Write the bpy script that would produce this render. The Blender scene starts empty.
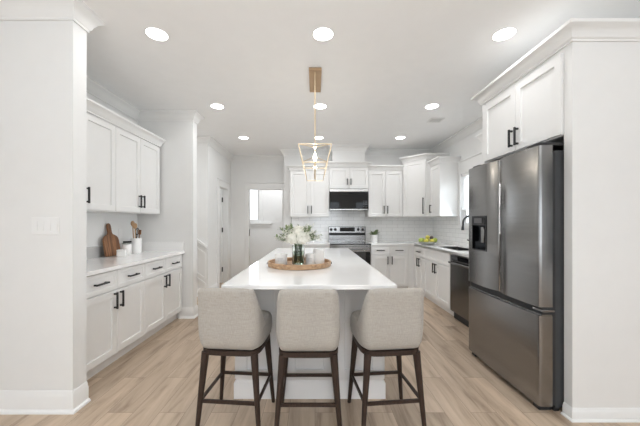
import bpy, bmesh, math, random
from mathutils import Vector, Matrix
random.seed(7)
PI = math.pi
SC = bpy.context.scene
C = SC.collection

# ------------------------------------------------------------------ camera
cd = bpy.data.cameras.new('camera')
cam = bpy.data.objects.new('camera', cd); C.objects.link(cam)
cam.location = (0, 0, 1.30); cam.rotation_euler = (PI/2, 0, 0)
cd.sensor_width = 36.0; cd.lens = 290/640*36
cd.shift_x = 5/640; cd.shift_y = 10/640
cd.clip_start = 0.05
SC.camera = cam
# ------------------------------------------------------------------ world, exposure
w = bpy.data.worlds.new('sky'); SC.world = w; w.use_nodes = True
bg = w.node_tree.nodes['Background']
bg.inputs[0].default_value = (0.86, 0.93, 1.0, 1); bg.inputs[1].default_value = 1.7
SC.view_settings.view_transform = 'Standard'; SC.view_settings.look = 'None'
SC.view_settings.exposure = 0.26; SC.view_settings.gamma = 1.0
SC.view_settings.use_curve_mapping = False
SC.cycles.max_bounces = 12; SC.cycles.diffuse_bounces = 7
SC.cycles.caustics_reflective = False; SC.cycles.caustics_refractive = False
SC.cycles.sample_clamp_indirect = 6.0
CEIL = 2.82
WIN_W = 36.0      # daylight through each rear window
SIDE_W = 30.0
DOWN_W = 3.0       # each recessed light
def area_light(name, loc, rot, sx, sy, power, col=(1, 1, 1)):
    l = bpy.data.lights.new(name, 'AREA'); l.shape = 'RECTANGLE'; l.size = sx; l.size_y = sy
    l.energy = power; l.color = col
    o = bpy.data.objects.new(name, l); C.objects.link(o); o.location = loc; o.rotation_euler = rot
    return o
for x in (-2.2, 0.6, 2.9):
    area_light('window_daylight', (x, -4.75, 1.25), (PI/2+math.radians(38), 0, 0), 1.7, 2.0, WIN_W, (0.85, 0.925, 1.0))
area_light('window_daylight', (-4.85, -1.0, 1.25), (PI/2+math.radians(38), 0, -PI/2), 2.6, 2.0, SIDE_W, (0.85, 0.925, 1.0))
area_light('window_daylight', (-1.88, 8.35, 1.8), (PI/2, 0, PI), 0.7, 0.9, 12, (0.85, 0.925, 1.0))
area_light('window_daylight', (2.78, 4.32, 1.7), (PI/2, 0, PI/2), 0.9, 0.85, 75, (0.85, 0.925, 1.0))

area_light('far_room_added_fill', (-1.1, 7.4, 2.80), (0, 0, 0), 0.4, 0.4, 13, (0.97, 0.98, 1.0))  # added fill without a fitting, brightens the hall and far room
for x in (-2.6, 0.1, 2.6):
    for y in (-2.6, 0.0): area_light('living_room_added_fill', (x, y, 2.80), (0, 0, 0), 0.25, 0.25, 4, (0.96, 0.98, 1.0))  # added fill behind the camera, no fittings, lifts floor and ceiling
area_light('ceiling_bounce_added_fill', (0.0, -1.0, 1.7), (PI, 0, 0), 1.8, 1.0, 88, (0.92, 0.96, 1.0))  # added upward fill with no lamp body, bounces off the ceiling
area_light('stair_added_fill', (-3.2, 4.6, 2.80), (0, 0, 0), 0.3, 0.3, 16, (0.97, 0.98, 1.0))  # added fill out of view, brightens the stair wall
area_light('side_room_added_fill', (-2.7, 6.0, 2.80), (0, 0, 0), 0.3, 0.3, 8, (0.97, 0.98, 1.0))  # added fill out of view, brightens the strip seen through the side door

# ------------------------------------------------------------------ materials
def mat(name, col, rough=0.5, metal=0.0, noise=0.03, scale=8.0, bump=0.0, bscale=200.0, stretch=(1, 1, 1), **kw):
    m = bpy.data.materials.new(name); m.use_nodes = True
    nt = m.node_tree; N = nt.nodes; L = nt.links
    p = N['Principled BSDF']
    p.inputs['Roughness'].default_value = rough; p.inputs['Metallic'].default_value = metal
    tc = N.new('ShaderNodeTexCoord'); mp = N.new('ShaderNodeMapping'); mp.inputs['Scale'].default_value = stretch
    L.new(tc.outputs['Object'], mp.inputs['Vector'])
    nz = N.new('ShaderNodeTexNoise'); nz.inputs['Scale'].default_value = scale; nz.inputs['Detail'].default_value = 4
    L.new(mp.outputs['Vector'], nz.inputs['Vector'])
    cr = N.new('ShaderNodeValToRGB')
    cr.color_ramp.elements[0].position = 0.3; cr.color_ramp.elements[1].position = 0.7
    c0 = [max(0, c*(1-noise)) for c in col]; c1 = [min(1, c*(1+noise)) for c in col]
    cr.color_ramp.elements[0].color = (*c0, 1); cr.color_ramp.elements[1].color = (*c1, 1)
    L.new(nz.outputs['Fac'], cr.inputs['Fac']); L.new(cr.outputs['Color'], p.inputs['Base Color'])
    if bump > 0:
        n2 = N.new('ShaderNodeTexNoise'); n2.inputs['Scale'].default_value = bscale; n2.inputs['Detail'].default_value = 3
        L.new(mp.outputs['Vector'], n2.inputs['Vector'])
        b = N.new('ShaderNodeBump'); b.inputs['Strength'].default_value = bump; b.inputs['Distance'].default_value = 0.002
        L.new(n2.outputs['Fac'], b.inputs['Height']); L.new(b.outputs['Normal'], p.inputs['Normal'])
    for k, v in kw.items():
        p.inputs[k.replace('_', ' ')].default_value = v
    return m
def emit(name, col, s):
    m = bpy.data.materials.new(name); m.use_nodes = True
    nt = m.node_tree; nt.nodes.clear()
    e = nt.nodes.new('ShaderNodeEmission'); o = nt.nodes.new('ShaderNodeOutputMaterial')
    e.inputs[0].default_value = (*col, 1); e.inputs[1].default_value = s
    nt.links.new(e.outputs[0], o.inputs[0]); return m

M = {}
M['wall'] = mat('wall_paint', (0.755, 0.755, 0.745), 0.6, noise=0.01, bump=0.05)
M['ceil'] = mat('ceiling_paint', (0.90, 0.905, 0.905), 0.7, noise=0.01, bump=0.05)
M['trim'] = mat('trim_paint', (0.785, 0.785, 0.775), 0.35, noise=0.01)
M['cab'] = mat('cabinet_paint', (0.76, 0.757, 0.745), 0.38, noise=0.01)
M['island'] = mat('island_paint', (0.77, 0.76, 0.75), 0.4, noise=0.01)
M['black'] = mat('black_metal', (0.008, 0.008, 0.009), 0.5, noise=0.1)
M['rubber'] = mat('black_plastic', (0.015, 0.015, 0.016), 0.5, noise=0.1)
M['glass_black'] = mat('black_glass', (0.005, 0.005, 0.006), 0.03, noise=0.1)
M['steel'] = mat('brushed_steel', (0.29, 0.285, 0.28), 0.22, 1.0, noise=0.04, scale=3, bump=0.04, bscale=40, stretch=(1, 1, 30), Anisotropic=0.5)
M['steel_side'] = mat('fridge_side_paint', (0.05, 0.052, 0.055), 0.5, 0.3, noise=0.05)
M['dark_steel'] = mat('dark_stainless', (0.16, 0.155, 0.15), 0.25, 1.0, noise=0.05, stretch=(1, 1, 20))
M['sinksteel'] = mat('sink_steel', (0.2, 0.2, 0.2), 0.35, 1.0)
M['brass'] = mat('satin_brass', (0.66, 0.53, 0.36), 0.35, 0.9, noise=0.05)
M['brass_plate'] = mat('brass_canopy', (0.50, 0.35, 0.22), 0.45, 0.7, noise=0.05)
M['candle'] = mat('candle_sleeve', (0.75, 0.68, 0.55), 0.5)
M['white_cer'] = mat('white_ceramic', (0.86, 0.855, 0.84), 0.25, noise=0.01)
M['green'] = mat('leaf_green', (0.20, 0.29, 0.13), 0.5, noise=0.4, scale=25)
M['sage'] = mat('sage_green', (0.19, 0.25, 0.12), 0.5, noise=0.35, scale=25)
M['petal'] = mat('white_petals', (0.80, 0.79, 0.71), 0.6, noise=0.08, scale=30)
M['lemon'] = mat('yellow_fruit', (0.68, 0.60, 0.10), 0.4, noise=0.15, scale=30)
M['apple'] = mat('green_apple', (0.40, 0.50, 0.09), 0.3, noise=0.2, scale=20)
M['plum'] = mat('dark_fruit', (0.05, 0.03, 0.03), 0.35, noise=0.3)
M['bowl'] = mat('pale_bowl', (0.55, 0.57, 0.52), 0.3)
M['legwood'] = mat('walnut_stain', (0.035, 0.021, 0.015), 0.5, noise=0.25, scale=14, stretch=(6, 6, 1), Specular_IOR_Level=0.3)
M['steel_light'] = mat('bright_steel', (0.60, 0.59, 0.575), 0.25, 1.0, noise=0.03)
M['outside'] = mat('blind_slat', (0.88, 0.88, 0.87), 0.5, noise=0.01)
M['woodspoon'] = mat('beech_wood', (0.45, 0.28, 0.15), 0.6, noise=0.15, scale=20)
M['emit'] = emit('lamp_glow', (1.0, 0.98, 0.94), 12.0)
M['bulb'] = emit('bulb_glow', (1.0, 0.93, 0.80), 14.0)
M['display'] = mat('display_grey', (0.10, 0.10, 0.105), 0.35)
M['quartz'] = mat('white_quartz', (0.84, 0.835, 0.825), 0.09, noise=0.025, scale=5, Specular_IOR_Level=0.5)

def glass(name, col, rough=0.02):
    m = bpy.data.materials.new(name); m.use_nodes = True
    nt = m.node_tree; N = nt.nodes; L = nt.links
    p = N['Principled BSDF']; p.inputs['Base Color'].default_value = (*col, 1); p.inputs['Roughness'].default_value = rough
    p.inputs['Transmission Weight'].default_value = 1.0; p.inputs['IOR'].default_value = 1.2
    return m
M['glass'] = glass('clear_glass', (0.9, 0.95, 0.92))
def pane_mat():
    m = bpy.data.materials.new('window_glass'); m.use_nodes = True
    nt = m.node_tree; N = nt.nodes; L = nt.links; N.clear()
    t = N.new('ShaderNodeBsdfTransparent'); g = N.new('ShaderNodeBsdfGlossy'); g.inputs['Roughness'].default_value = 0.02
    fr = N.new('ShaderNodeFresnel'); fr.inputs[0].default_value = 1.45
    mx = N.new('ShaderNodeMixShader'); o = N.new('ShaderNodeOutputMaterial')
    L.new(fr.outputs[0], mx.inputs[0]); L.new(t.outputs[0], mx.inputs[1]); L.new(g.outputs[0], mx.inputs[2]); L.new(mx.outputs[0], o.inputs[0])
    return m
M['pane'] = pane_mat()

def floor_mat():
    m = bpy.data.materials.new('oak_planks'); m.use_nodes = True
    nt = m.node_tree; N = nt.nodes; L = nt.links; p = N['Principled BSDF']
    tc = N.new('ShaderNodeTexCoord'); sp = N.new('ShaderNodeSeparateXYZ'); cb = N.new('ShaderNodeCombineXYZ')
    L.new(tc.outputs['Object'], sp.inputs[0]); L.new(sp.outputs['Y'], cb.inputs['X']); L.new(sp.outputs['X'], cb.inputs['Y'])
    br = N.new('ShaderNodeTexBrick'); L.new(cb.outputs[0], br.inputs['Vector'])
    br.inputs['Scale'].default_value = 1.0; br.inputs['Brick Width'].default_value = 1.22; br.inputs['Row Height'].default_value = 0.178
    br.inputs['Mortar Size'].default_value = 0.0014; br.inputs['Mortar Smooth'].default_value = 0.6; br.offset = 0.37
    br.inputs['Color1'].default_value = (0, 0, 0, 1); br.inputs['Color2'].default_value = (1, 1, 1, 1); br.inputs['Mortar'].default_value = (0.5, 0.5, 0.5, 1)
    # grain: noise stretched along the plank, shifted per plank
    ad = N.new('ShaderNodeVectorMath'); ad.operation = 'MULTIPLY_ADD'
    L.new(br.outputs['Color'], ad.inputs[0]); ad.inputs[1].default_value = (3.1, 5.7, 0); L.new(cb.outputs[0], ad.inputs[2])
    mp = N.new('ShaderNodeMapping'); mp.inputs['Scale'].default_value = (1.1, 9.0, 1); L.new(ad.outputs[0], mp.inputs['Vector'])
    n1 = N.new('ShaderNodeTexNoise'); n1.inputs['Scale'].default_value = 1.3; n1.inputs['Detail'].default_value = 6; n1.inputs['Roughness'].default_value = 0.6
    n1.inputs['Distortion'].default_value = 0.6
    L.new(mp.outputs[0], n1.inputs['Vector'])
    cr = N.new('ShaderNodeValToRGB'); e = cr.color_ramp.elements
    e[0].position = 0.30; e[0].color = (0.28, 0.20, 0.14, 1); e[1].position = 0.62; e[1].color = (0.565, 0.445, 0.335, 1)
    x = e.new(0.45); x.color = (0.46, 0.355, 0.26, 1)
    L.new(n1.outputs['Fac'], cr.inputs['Fac'])
    # per plank tone
    mr = N.new('ShaderNodeMapRange'); mr.inputs['To Min'].default_value = 0.84; mr.inputs['To Max'].default_value = 1.12
    L.new(br.outputs['Color'], mr.inputs['Value'])
    hs = N.new('ShaderNodeHueSaturation'); L.new(cr.outputs['Color'], hs.inputs['Color']); L.new(mr.outputs[0], hs.inputs['Value'])
    mx = N.new('ShaderNodeMix'); mx.data_type = 'RGBA'; L.new(br.outputs['Fac'], mx.inputs[0]); L.new(hs.outputs[0], mx.inputs[6]); mx.inputs[7].default_value = (0.17, 0.12, 0.085, 1)
    L.new(mx.outputs[2], p.inputs['Base Color'])
    p.inputs['Roughness'].default_value = 0.42
    n2 = N.new('ShaderNodeTexNoise'); n2.inputs['Scale'].default_value = 14; L.new(mp.outputs[0], n2.inputs['Vector'])
    b = N.new('ShaderNodeBump'); b.inputs['Strength'].default_value = 0.12; b.inputs['Distance'].default_value = 0.002
    L.new(n2.outputs['Fac'], b.inputs['Height']); L.new(b.outputs[0], p.inputs['Normal'])
    return m
M['floor'] = floor_mat()
def tile_mat(axis):
    m = bpy.data.materials.new('subway_tile_'+axis); m.use_nodes = True
    nt = m.node_tree; N = nt.nodes; L = nt.links; p = N['Principled BSDF']
    tc = N.new('ShaderNodeTexCoord'); sp = N.new('ShaderNodeSeparateXYZ'); cb = N.new('ShaderNodeCombineXYZ')
    L.new(tc.outputs['Object'], sp.inputs[0]); L.new(sp.outputs[axis], cb.inputs['X']); L.new(sp.outputs['Z'], cb.inputs['Y'])
    br = N.new('ShaderNodeTexBrick'); L.new(cb.outputs[0], br.inputs['Vector'])
    br.inputs['Scale'].default_value = 1.0; br.inputs['Brick Width'].default_value = 0.23; br.inputs['Row Height'].default_value = 0.075
    br.inputs['Mortar Size'].default_value = 0.0022; br.inputs['Mortar Smooth'].default_value = 0.3
    br.inputs['Color1'].default_value = (0.82, 0.825, 0.82, 1); br.inputs['Color2'].default_value = (0.87, 0.87, 0.865, 1); br.inputs['Mortar'].default_value = (0.55, 0.55, 0.55, 1)
    L.new(br.outputs['Color'], p.inputs['Base Color']); p.inputs['Roughness'].default_value = 0.12
    nz = N.new('ShaderNodeTexNoise'); nz.inputs['Scale'].default_value = 9; L.new(tc.outputs['Object'], nz.inputs['Vector'])
    sb = N.new('ShaderNodeMath'); sb.operation = 'MULTIPLY_ADD'; sb.inputs[1].default_value = -1.0
    L.new(br.outputs['Fac'], sb.inputs[0]); L.new(nz.outputs['Fac'], sb.inputs[2])
    b = N.new('ShaderNodeBump'); b.inputs['Strength'].default_value = 0.5; b.inputs['Distance'].default_value = 0.004
    L.new(sb.outputs[0], b.inputs['Height']); L.new(b.outputs[0], p.inputs['Normal'])
    return m
M['tile_x'] = tile_mat('X'); M['tile_y'] = tile_mat('Y')
def fabric_mat():
    m = bpy.data.materials.new('linen_fabric'); m.use_nodes = True
    nt = m.node_tree; N = nt.nodes; L = nt.links; p = N['Principled BSDF']
    tc = N.new('ShaderNodeTexCoord')
    outs = []
    for st in ((22, 22, 320), (320, 320, 22)):
        mp = N.new('ShaderNodeMapping'); mp.inputs['Scale'].default_value = st; L.new(tc.outputs['Object'], mp.inputs['Vector'])
        nz = N.new('ShaderNodeTexNoise'); nz.inputs['Scale'].default_value = 1; nz.inputs['Detail'].default_value = 2; L.new(mp.outputs[0], nz.inputs['Vector'])
        outs.append(nz.outputs['Fac'])
    ad = N.new('ShaderNodeMath'); L.new(outs[0], ad.inputs[0]); L.new(outs[1], ad.inputs[1])
    cr = N.new('ShaderNodeValToRGB'); e = cr.color_ramp.elements
    mu = N.new('ShaderNodeMath'); mu.operation = 'MULTIPLY'; mu.inputs[1].default_value = 0.5; L.new(ad.outputs[0], mu.inputs[0])
    e[0].position = 0.30; e[0].color = (0.32, 0.295, 0.26, 1); e[1].position = 0.68; e[1].color = (0.445, 0.415, 0.375, 1)
    L.new(mu.outputs[0], cr.inputs['Fac']); L.new(cr.outputs[0], p.inputs['Base Color']); p.inputs['Roughness'].default_value = 0.9
    p.inputs['Sheen Weight'].default_value = 0.2
    b = N.new('ShaderNodeBump'); b.inputs['Strength'].default_value = 0.3; b.inputs['Distance'].default_value = 0.002
    L.new(mu.outputs[0], b.inputs['Height']); L.new(b.outputs[0], p.inputs['Normal'])
    return m
M['fabric'] = fabric_mat()
def wood_mat(name, dark, light, scale=1.0, st=(60, 60, 4)):
    m = bpy.data.materials.new(name); m.use_nodes = True
    nt = m.node_tree; N = nt.nodes; L = nt.links; p = N['Principled BSDF']
    tc = N.new('ShaderNodeTexCoord'); mp = N.new('ShaderNodeMapping'); mp.inputs['Scale'].default_value = st
    L.new(tc.outputs['Object'], mp.inputs['Vector'])
    nz = N.new('ShaderNodeTexNoise'); nz.inputs['Scale'].default_value = scale; nz.inputs['Detail'].default_value = 4; nz.inputs['Distortion'].default_value = 0.8
    L.new(mp.outputs[0], nz.inputs['Vector'])
    cr = N.new('ShaderNodeValToRGB'); e = cr.color_ramp.elements
    e[0].position = 0.35; e[0].color = (*dark, 1); e[1].position = 0.65; e[1].color = (*light, 1)
    L.new(nz.outputs['Fac'], cr.inputs['Fac']); L.new(cr.outputs[0], p.inputs['Base Color']); p.inputs['Roughness'].default_value = 0.5
    return m
M['board'] = wood_mat('acacia_wood', (0.10, 0.04, 0.018), (0.34, 0.165, 0.075))
M['tray'] = wood_mat('tray_wood', (0.27, 0.15, 0.08), (0.50, 0.33, 0.19), st=(6, 60, 60))

# ------------------------------------------------------------------ mesh helpers
def box(bm, x0, x1, y0, y1, z0, z1, bev=0.0, seg=1):
    x0, x1 = min(x0, x1), max(x0, x1); y0, y1 = min(y0, y1), max(y0, y1); z0, z1 = min(z0, z1), max(z0, z1)
    v = [bm.verts.new((x, y, z)) for x in (x0, x1) for y in (y0, y1) for z in (z0, z1)]
    fs = [bm.faces.new([v[i] for i in f]) for f in ((0, 1, 3, 2), (4, 6, 7, 5), (0, 4, 5, 1), (2, 3, 7, 6), (0, 2, 6, 4), (1, 5, 7, 3))]
    if bev > 0:
        es = list({e for f in fs for e in f.edges})
        bmesh.ops.bevel(bm, geom=es, offset=bev, segments=seg, affect='EDGES', profile=0.5)
def prism(bm, poly, z0, z1, axis='z'):
    def P(a, b, c):
        return {'z': (a, b, c), 'y': (a, c, b), 'x': (c, a, b)}[axis]
    lo = [bm.verts.new(P(a, b, z0)) for a, b in poly]; hi = [bm.verts.new(P(a, b, z1)) for a, b in poly]
    n = len(poly)
    for i in range(n): bm.faces.new((lo[i], lo[(i+1) % n], hi[(i+1) % n], hi[i]))
    bm.faces.new(lo[::-1]); bm.faces.new(hi)
def tube(bm, pts, r, seg=10, cap=True):
    pts = [Vector(p) for p in pts]; n = len(pts)
    rs = r if isinstance(r, (list, tuple)) else [r]*n
    rings = []; up = None
    for i, p in enumerate(pts):
        t = (pts[min(i+1, n-1)] - pts[max(i-1, 0)]).normalized()
        if up is None:
            up = Vector((0, 0, 1)) if abs(t.z) < 0.9 else Vector((1, 0, 0))
        a = t.cross(up)
        if a.length < 1e-4: a = t.cross(Vector((0, 1, 0)))
        a.normalize(); b = t.cross(a).normalized(); up = -b if (-b).dot(up) > 0 else b
        rings.append([bm.verts.new(p + rs[i]*(math.cos(q)*a + math.sin(q)*up)) for q in [2*PI*k/seg for k in range(seg)]])
    for i in range(n-1):
        for k in range(seg):
            bm.faces.new((rings[i][k], rings[i][(k+1) % seg], rings[i+1][(k+1) % seg], rings[i+1][k]))
    if cap: bm.faces.new(rings[0][::-1]); bm.faces.new(rings[-1])
def beam(bm, p0, p1, a, b=None):
    """square bar between two points"""
    b = b or a
    p0 = Vector(p0); p1 = Vector(p1); t = (p1-p0).normalized()
    u = Vector((0, 0, 1)) if abs(t.z) < 0.95 else Vector((0, 1, 0))
    s = t.cross(u).normalized(); u = s.cross(t).normalized()
    A = [bm.verts.new(p0 + s*i*a/2 + u*j*b/2) for i, j in ((-1, -1), (1, -1), (1, 1), (-1, 1))]
    B = [bm.verts.new(p1 + s*i*a/2 + u*j*b/2) for i, j in ((-1, -1), (1, -1), (1, 1), (-1, 1))]
    for i in range(4): bm.faces.new((A[i], A[(i+1) % 4], B[(i+1) % 4], B[i]))
    bm.faces.new(A[::-1]); bm.faces.new(B)
def lathe(bm, prof, seg=24, c=(0, 0, 0), sx=1, sy=1):
    rings = []
    for r, z in prof:
        if r < 1e-5: rings.append([bm.verts.new((c[0], c[1], c[2]+z))])
        else: rings.append([bm.verts.new((c[0]+sx*r*math.cos(2*PI*k/seg), c[1]+sy*r*math.sin(2*PI*k/seg), c[2]+z)) for k in range(seg)])
    for a, b in zip(rings[:-1], rings[1:]):
        for k in range(seg):
            k2 = (k+1) % seg
            if len(a) == 1 and len(b) == 1: continue
            if len(a) == 1: bm.faces.new((a[0], b[k2], b[k]))
            elif len(b) == 1: bm.faces.new((a[k], a[k2], b[0]))
            else: bm.faces.new((a[k], a[k2], b[k2], b[k]))
def sweep(bm, path, prof):
    """profile (offset to the right of travel, z) along an open path in plan with mitred corners"""
    n = len(path); rings = []
    for i in range(n):
        ns = []
        if i > 0:
            d = (Vector(path[i])-Vector(path[i-1])).normalized(); ns.append(Vector((d.y, -d.x)))
        if i < n-1:
            d = (Vector(path[i+1])-Vector(path[i])).normalized(); ns.append(Vector((d.y, -d.x)))
        if len(ns) == 2:
            m = (ns[0]+ns[1]); m = m / (1+ns[0].dot(ns[1]))
        else: m = ns[0]
        rings.append([bm.verts.new((path[i][0]+m.x*o, path[i][1]+m.y*o, z)) for o, z in prof])
    k = len(prof)
    for i in range(n-1):
        for j in range(k):
            bm.faces.new((rings[i][j], rings[i+1][j], rings[i+1][(j+1) % k], rings[i][(j+1) % k]))
    bm.faces.new(rings[0]); bm.faces.new(rings[-1][::-1])
def obj(name, bm, m, parent=None, smooth=True, loc=None, rotz=None):
    bmesh.ops.recalc_face_normals(bm, faces=bm.faces)
    if smooth:
        for f in bm.faces: f.smooth = True
        for e in bm.edges:
            if len(e.link_faces) == 2 and e.calc_face_angle(0) > math.radians(38): e.smooth = False
    me = bpy.data.meshes.new(name); bm.to_mesh(me); bm.free()
    o = bpy.data.objects.new(name, me); C.objects.link(o)
    me.materials.append(m if not isinstance(m, str) else M[m])
    if parent: o.parent = parent
    if loc: o.location = loc
    if rotz is not None: o.rotation_euler = (0, 0, rotz)
    return o
def tag(o, label, cat, group=None):
    o['label'] = label; o['category'] = cat
    if group: o['group'] = group
    return o
def thing(name, label, cat, loc=(0, 0, 0), rotz=0, group=None):
    o = bpy.data.objects.new(name, None); C.objects.link(o); o.empty_display_size = 0.1
    o.location = loc; o.rotation_euler = (0, 0, rotz)
    return tag(o, label, cat, group)
def struct(name, bm, m, parent=None, smooth=True):
    o = obj(name, bm, m, parent, smooth)
    if not parent: o['kind'] = 'structure'
    return o
def B(*boxes, bev=0.0):
    bm = bmesh.new()
    for b in boxes: box(bm, *b, bev=bev)
    return bm
def dup(root, loc, rotz, label=None, group=None):
    r = root.copy(); C.objects.link(r); r.location = loc; r.rotation_euler = (0, 0, rotz)
    if label: r['label'] = label
    if group: r['group'] = group
    for ch in list(root.children):
        c = ch.copy(); C.objects.link(c); c.parent = r
        for g in list(ch.children):
            d = g.copy(); C.objects.link(d); d.parent = c
    return r

# ================================================================== STRUCTURE
struct('floor', B((-4.5, 4.2, -4.4, 2.015, -0.05, 0), (-4.5, 2.6, 2.015, 8.2, -0.05, 0)), 'floor')
struct('ceiling', B((-4.5, 4.2, -4.4, 2.015, CEIL, CEIL+0.05), (-4.5, 2.6, 2.015, 8.2, CEIL, CEIL+0.05)), 'ceil')
# rear wall (behind the camera) with three windows
bm = bmesh.new()
xs = [-4.4, -2.95, -1.45, -0.15, 1.35, 2.15, 3.65, 4.1]
for i in range(0, 7, 2): box(bm, xs[i], xs[i+1], -4.3, -4.2, 0, CEIL)
for i in (1, 3, 5):
    box(bm, xs[i], xs[i+1], -4.3, -4.2, 0, 0.45); box(bm, xs[i], xs[i+1], -4.3, -4.2, 2.45, CEIL)
struct('wall_rear', bm, 'wall')
n = 1
def window_frame(x0, x1, z0, z1, y, axis='y', d=0.05, mull=True, name=None, flip=1):
    bm = bmesh.new(); t = 0.05
    def bb(a0, a1, b0, b1):
        if axis == 'y': box(bm, a0, a1, y-d/2, y+d/2, b0, b1)
        else: box(bm, y-d/2, y+d/2, a0, a1, b0, b1)
    bb(x0, x0+t, z0, z1); bb(x1-t, x1, z0, z1); bb(x0+t, x1-t, z0, z0+t); bb(x0+t, x1-t, z1-t, z1)
    if mull: bb(x0+t, x1-t, (z0+z1)/2-0.02, (z0+z1)/2+0.02)
    f = struct(name, bm, 'trim')
    bm = bmesh.new()
    if axis == 'y': box(bm, x0+t, x1-t, y-0.003, y+0.003, z0+t, z1-t)
    else: box(bm, y-0.003, y+0.003, x0+t, x1-t, z0+t, z1-t)
    obj('pane', bm, 'pane', f)
    return f
window_frame(-2.95, -1.45, 0.45, 2.45, -4.25, name='window_3')
window_frame(-0.15, 1.35, 0.45, 2.45, -4.25, name='window_4')
window_frame(2.15, 3.65, 0.45, 2.45, -4.25, name='window_5')
bm = bmesh.new()
box(bm, -4.4, -4.3, -4.2, -2.2, 0, CEIL); box(bm, -4.4, -4.3, 0.2, 2.0, 0, CEIL)
box(bm, -4.4, -4.3, -2.2, 0.2, 0, 0.45); box(bm, -4.4, -4.3, -2.2, 0.2, 2.45, CEIL)
struct('wall_left', bm, 'wall')
window_frame(-2.2, 0.2, 0.45, 2.45, -4.35, axis='x', name='window_6')
struct('wall_right_front', B((4.0, 4.1, -4.2, -2.2, 0, CEIL), (4.0, 4.1, 0.0, 1.915, 0, CEIL), (4.0, 4.1, -2.2, 0.0, 0, 0.45), (4.0, 4.1, -2.2, 0.0, 2.45, CEIL)), 'wall')
window_frame(-2.2, 0.0, 0.45, 2.45, 4.05, axis='x', name='window_7')
struct('wall_right_return', B((2.46, 4.1, 1.915, 2.015, 0, CEIL)), 'wall')
# left stub wall beside the camera, alcove, far stub
XA = -2.43
struct('wall_left_pier', B((-4.4, -1.67, 2.0, 2.12, 0, CEIL)), 'wall')
struct('wall_left_alcove', B((XA-0.1, XA, 2.12, 3.97, 0, CEIL)), 'wall')
struct('wall_left_far_pier', B((-4.4, -1.67, 3.97, 4.10, 0, CEIL)), 'wall')
struct('wall_stair', B((-4.4, -2.0, 5.15, 5.25, 0, CEIL)), 'wall')
struct('wall_stair_side', B((-4.5, -4.4, 4.10, 5.15, 0, CEIL)), 'wall')
# hall side wall with a door opening
HX = -1.90; HY = 6.55
bm = bmesh.new()
D0, D1, DH = 5.72, 6.30, 2.03
box(bm, HX-0.1, HX, 5.15, D0, 0, CEIL); box(bm, HX-0.1, HX, D1, HY, 0, CEIL); box(bm, HX-0.1, HX, D0, D1, DH, CEIL)
struct('wall_hall_left', bm, 'wall')
bm = bmesh.new(); OX0, OX1, OH = -1.49, -0.735, 2.056
box(bm, HX-0.1, OX0, HY, HY+0.11, 0, CEIL); box(bm, OX1, -0.55, HY, HY+0.11, 0, CEIL); box(bm, OX0, OX1, HY, HY+0.11, OH, CEIL)
struct('wall_hall_end', bm, 'wall')
BX0 = -0.647; YB = 6.05; XR = 2.46
struct('wall_back', B((BX0, XR+0.1, YB, YB+0.1, 0, CEIL), (BX0, BX0+0.1, YB+0.1, HY, 0, CEIL)), 'wall')
# right wall with the window over the sink
WY0, WY1, WZ0, WZ1 = 3.84, 4.875, 1.25, 2.12
bm = bmesh.new()
box(bm, XR, XR+0.14, 2.015, WY0, 0, CEIL); box(bm, XR, XR+0.14, WY1, YB, 0, CEIL)
box(bm, XR, XR+0.14, WY0, WY1, 0, WZ0); box(bm, XR, XR+0.14, WY0, WY1, WZ1, CEIL)
struct('wall_right', bm, 'wall')
# chase above the microwave cabinet
struct('wall_range_chase', B((0.343, 0.98, 5.69, YB, 2.49, CEIL)), 'wall')
# room beyond the hall
bm = bmesh.new()
box(bm, -2.6, -2.2, 8.1, 8.2, 0, CEIL); box(bm, -1.56, 0.3, 8.1, 8.2, 0, CEIL)
box(bm, -2.2, -1.56, 8.1, 8.2, 0, 1.35); box(bm, -2.2, -1.56, 8.1, 8.2, 2.27, CEIL)
struct('wall_far_room', bm, 'wall')
struct('wall_far_room_left', B((-2.7, -2.6, HY+0.11, 8.2, 0, CEIL)), 'wall')
struct('wall_far_room_right', B((0.3, 0.4, HY, 8.2, 0, CEIL)), 'wall')
window_frame(-2.2, -1.56, 1.35, 2.27, 8.15, name='window_2', mull=False)
struct('trim_9', B((-2.25, -1.2, 8.03, 8.1, 1.27, 1.31), (-2.25, -1.25, 8.08, 8.1, 1.20, 1.27), (-1.56, -1.46, 8.08, 8.1, 1.31, 2.37)), 'trim')

CROWN = [(0, -0.125), (0.012, -0.125), (0.012, -0.11), (0.022, -0.10), (0.03, -0.075), (0.05, -0.045), (0.07, -0.03), (0.078, -0.022), (0.078, 0), (0, 0)]
def crown(path, name):
    bm = bmesh.new(); sweep(bm, path, [(o, CEIL+z) for o, z in CROWN]); struct(name, bm, 'trim')
crown([(-4.3, 2.0), (-1.67, 2.0), (-1.67, 2.12), (XA, 2.12), (XA, 3.97), (-1.67, 3.97), (-1.67, 4.10), (-4.3, 4.10)], 'trim_1')
crown([(-4.3, 5.15), (HX, 5.15), (HX, HY), (BX0, HY), (BX0, YB), (0.343, YB), (0.343, 5.69), (0.98, 5.69), (0.98, YB), (XR, YB), (XR, 2.015)], 'trim_2')
BASE = [(0, 0), (0.032, 0), (0.031, 0.010), (0.024, 0.019), (0.015, 0.023), (0.015, 0.105), (0.010, 0.115), (0.008, 0.135), (0.003, 0.145), (0, 0.145)]
def baseb(path, name):
    bm = bmesh.new(); sweep(bm, path, BASE); struct(name, bm, 'trim')
baseb([(-4.3, 2.0), (-1.67, 2.0), (-1.67, 2.12)], 'baseboard_left')
baseb([(-1.86, 3.97), (-1.67, 3.97), (-1.67, 4.10), (-4.3, 4.10)], 'baseboard_left_far')
baseb([(-4.3, 5.15), (HX, 5.15), (HX, D0-0.09)], 'baseboard_hall')
baseb([(OX1+0.1, HY), (BX0, HY), (BX0, YB), (-0.5, YB)], 'baseboard_back')
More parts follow.
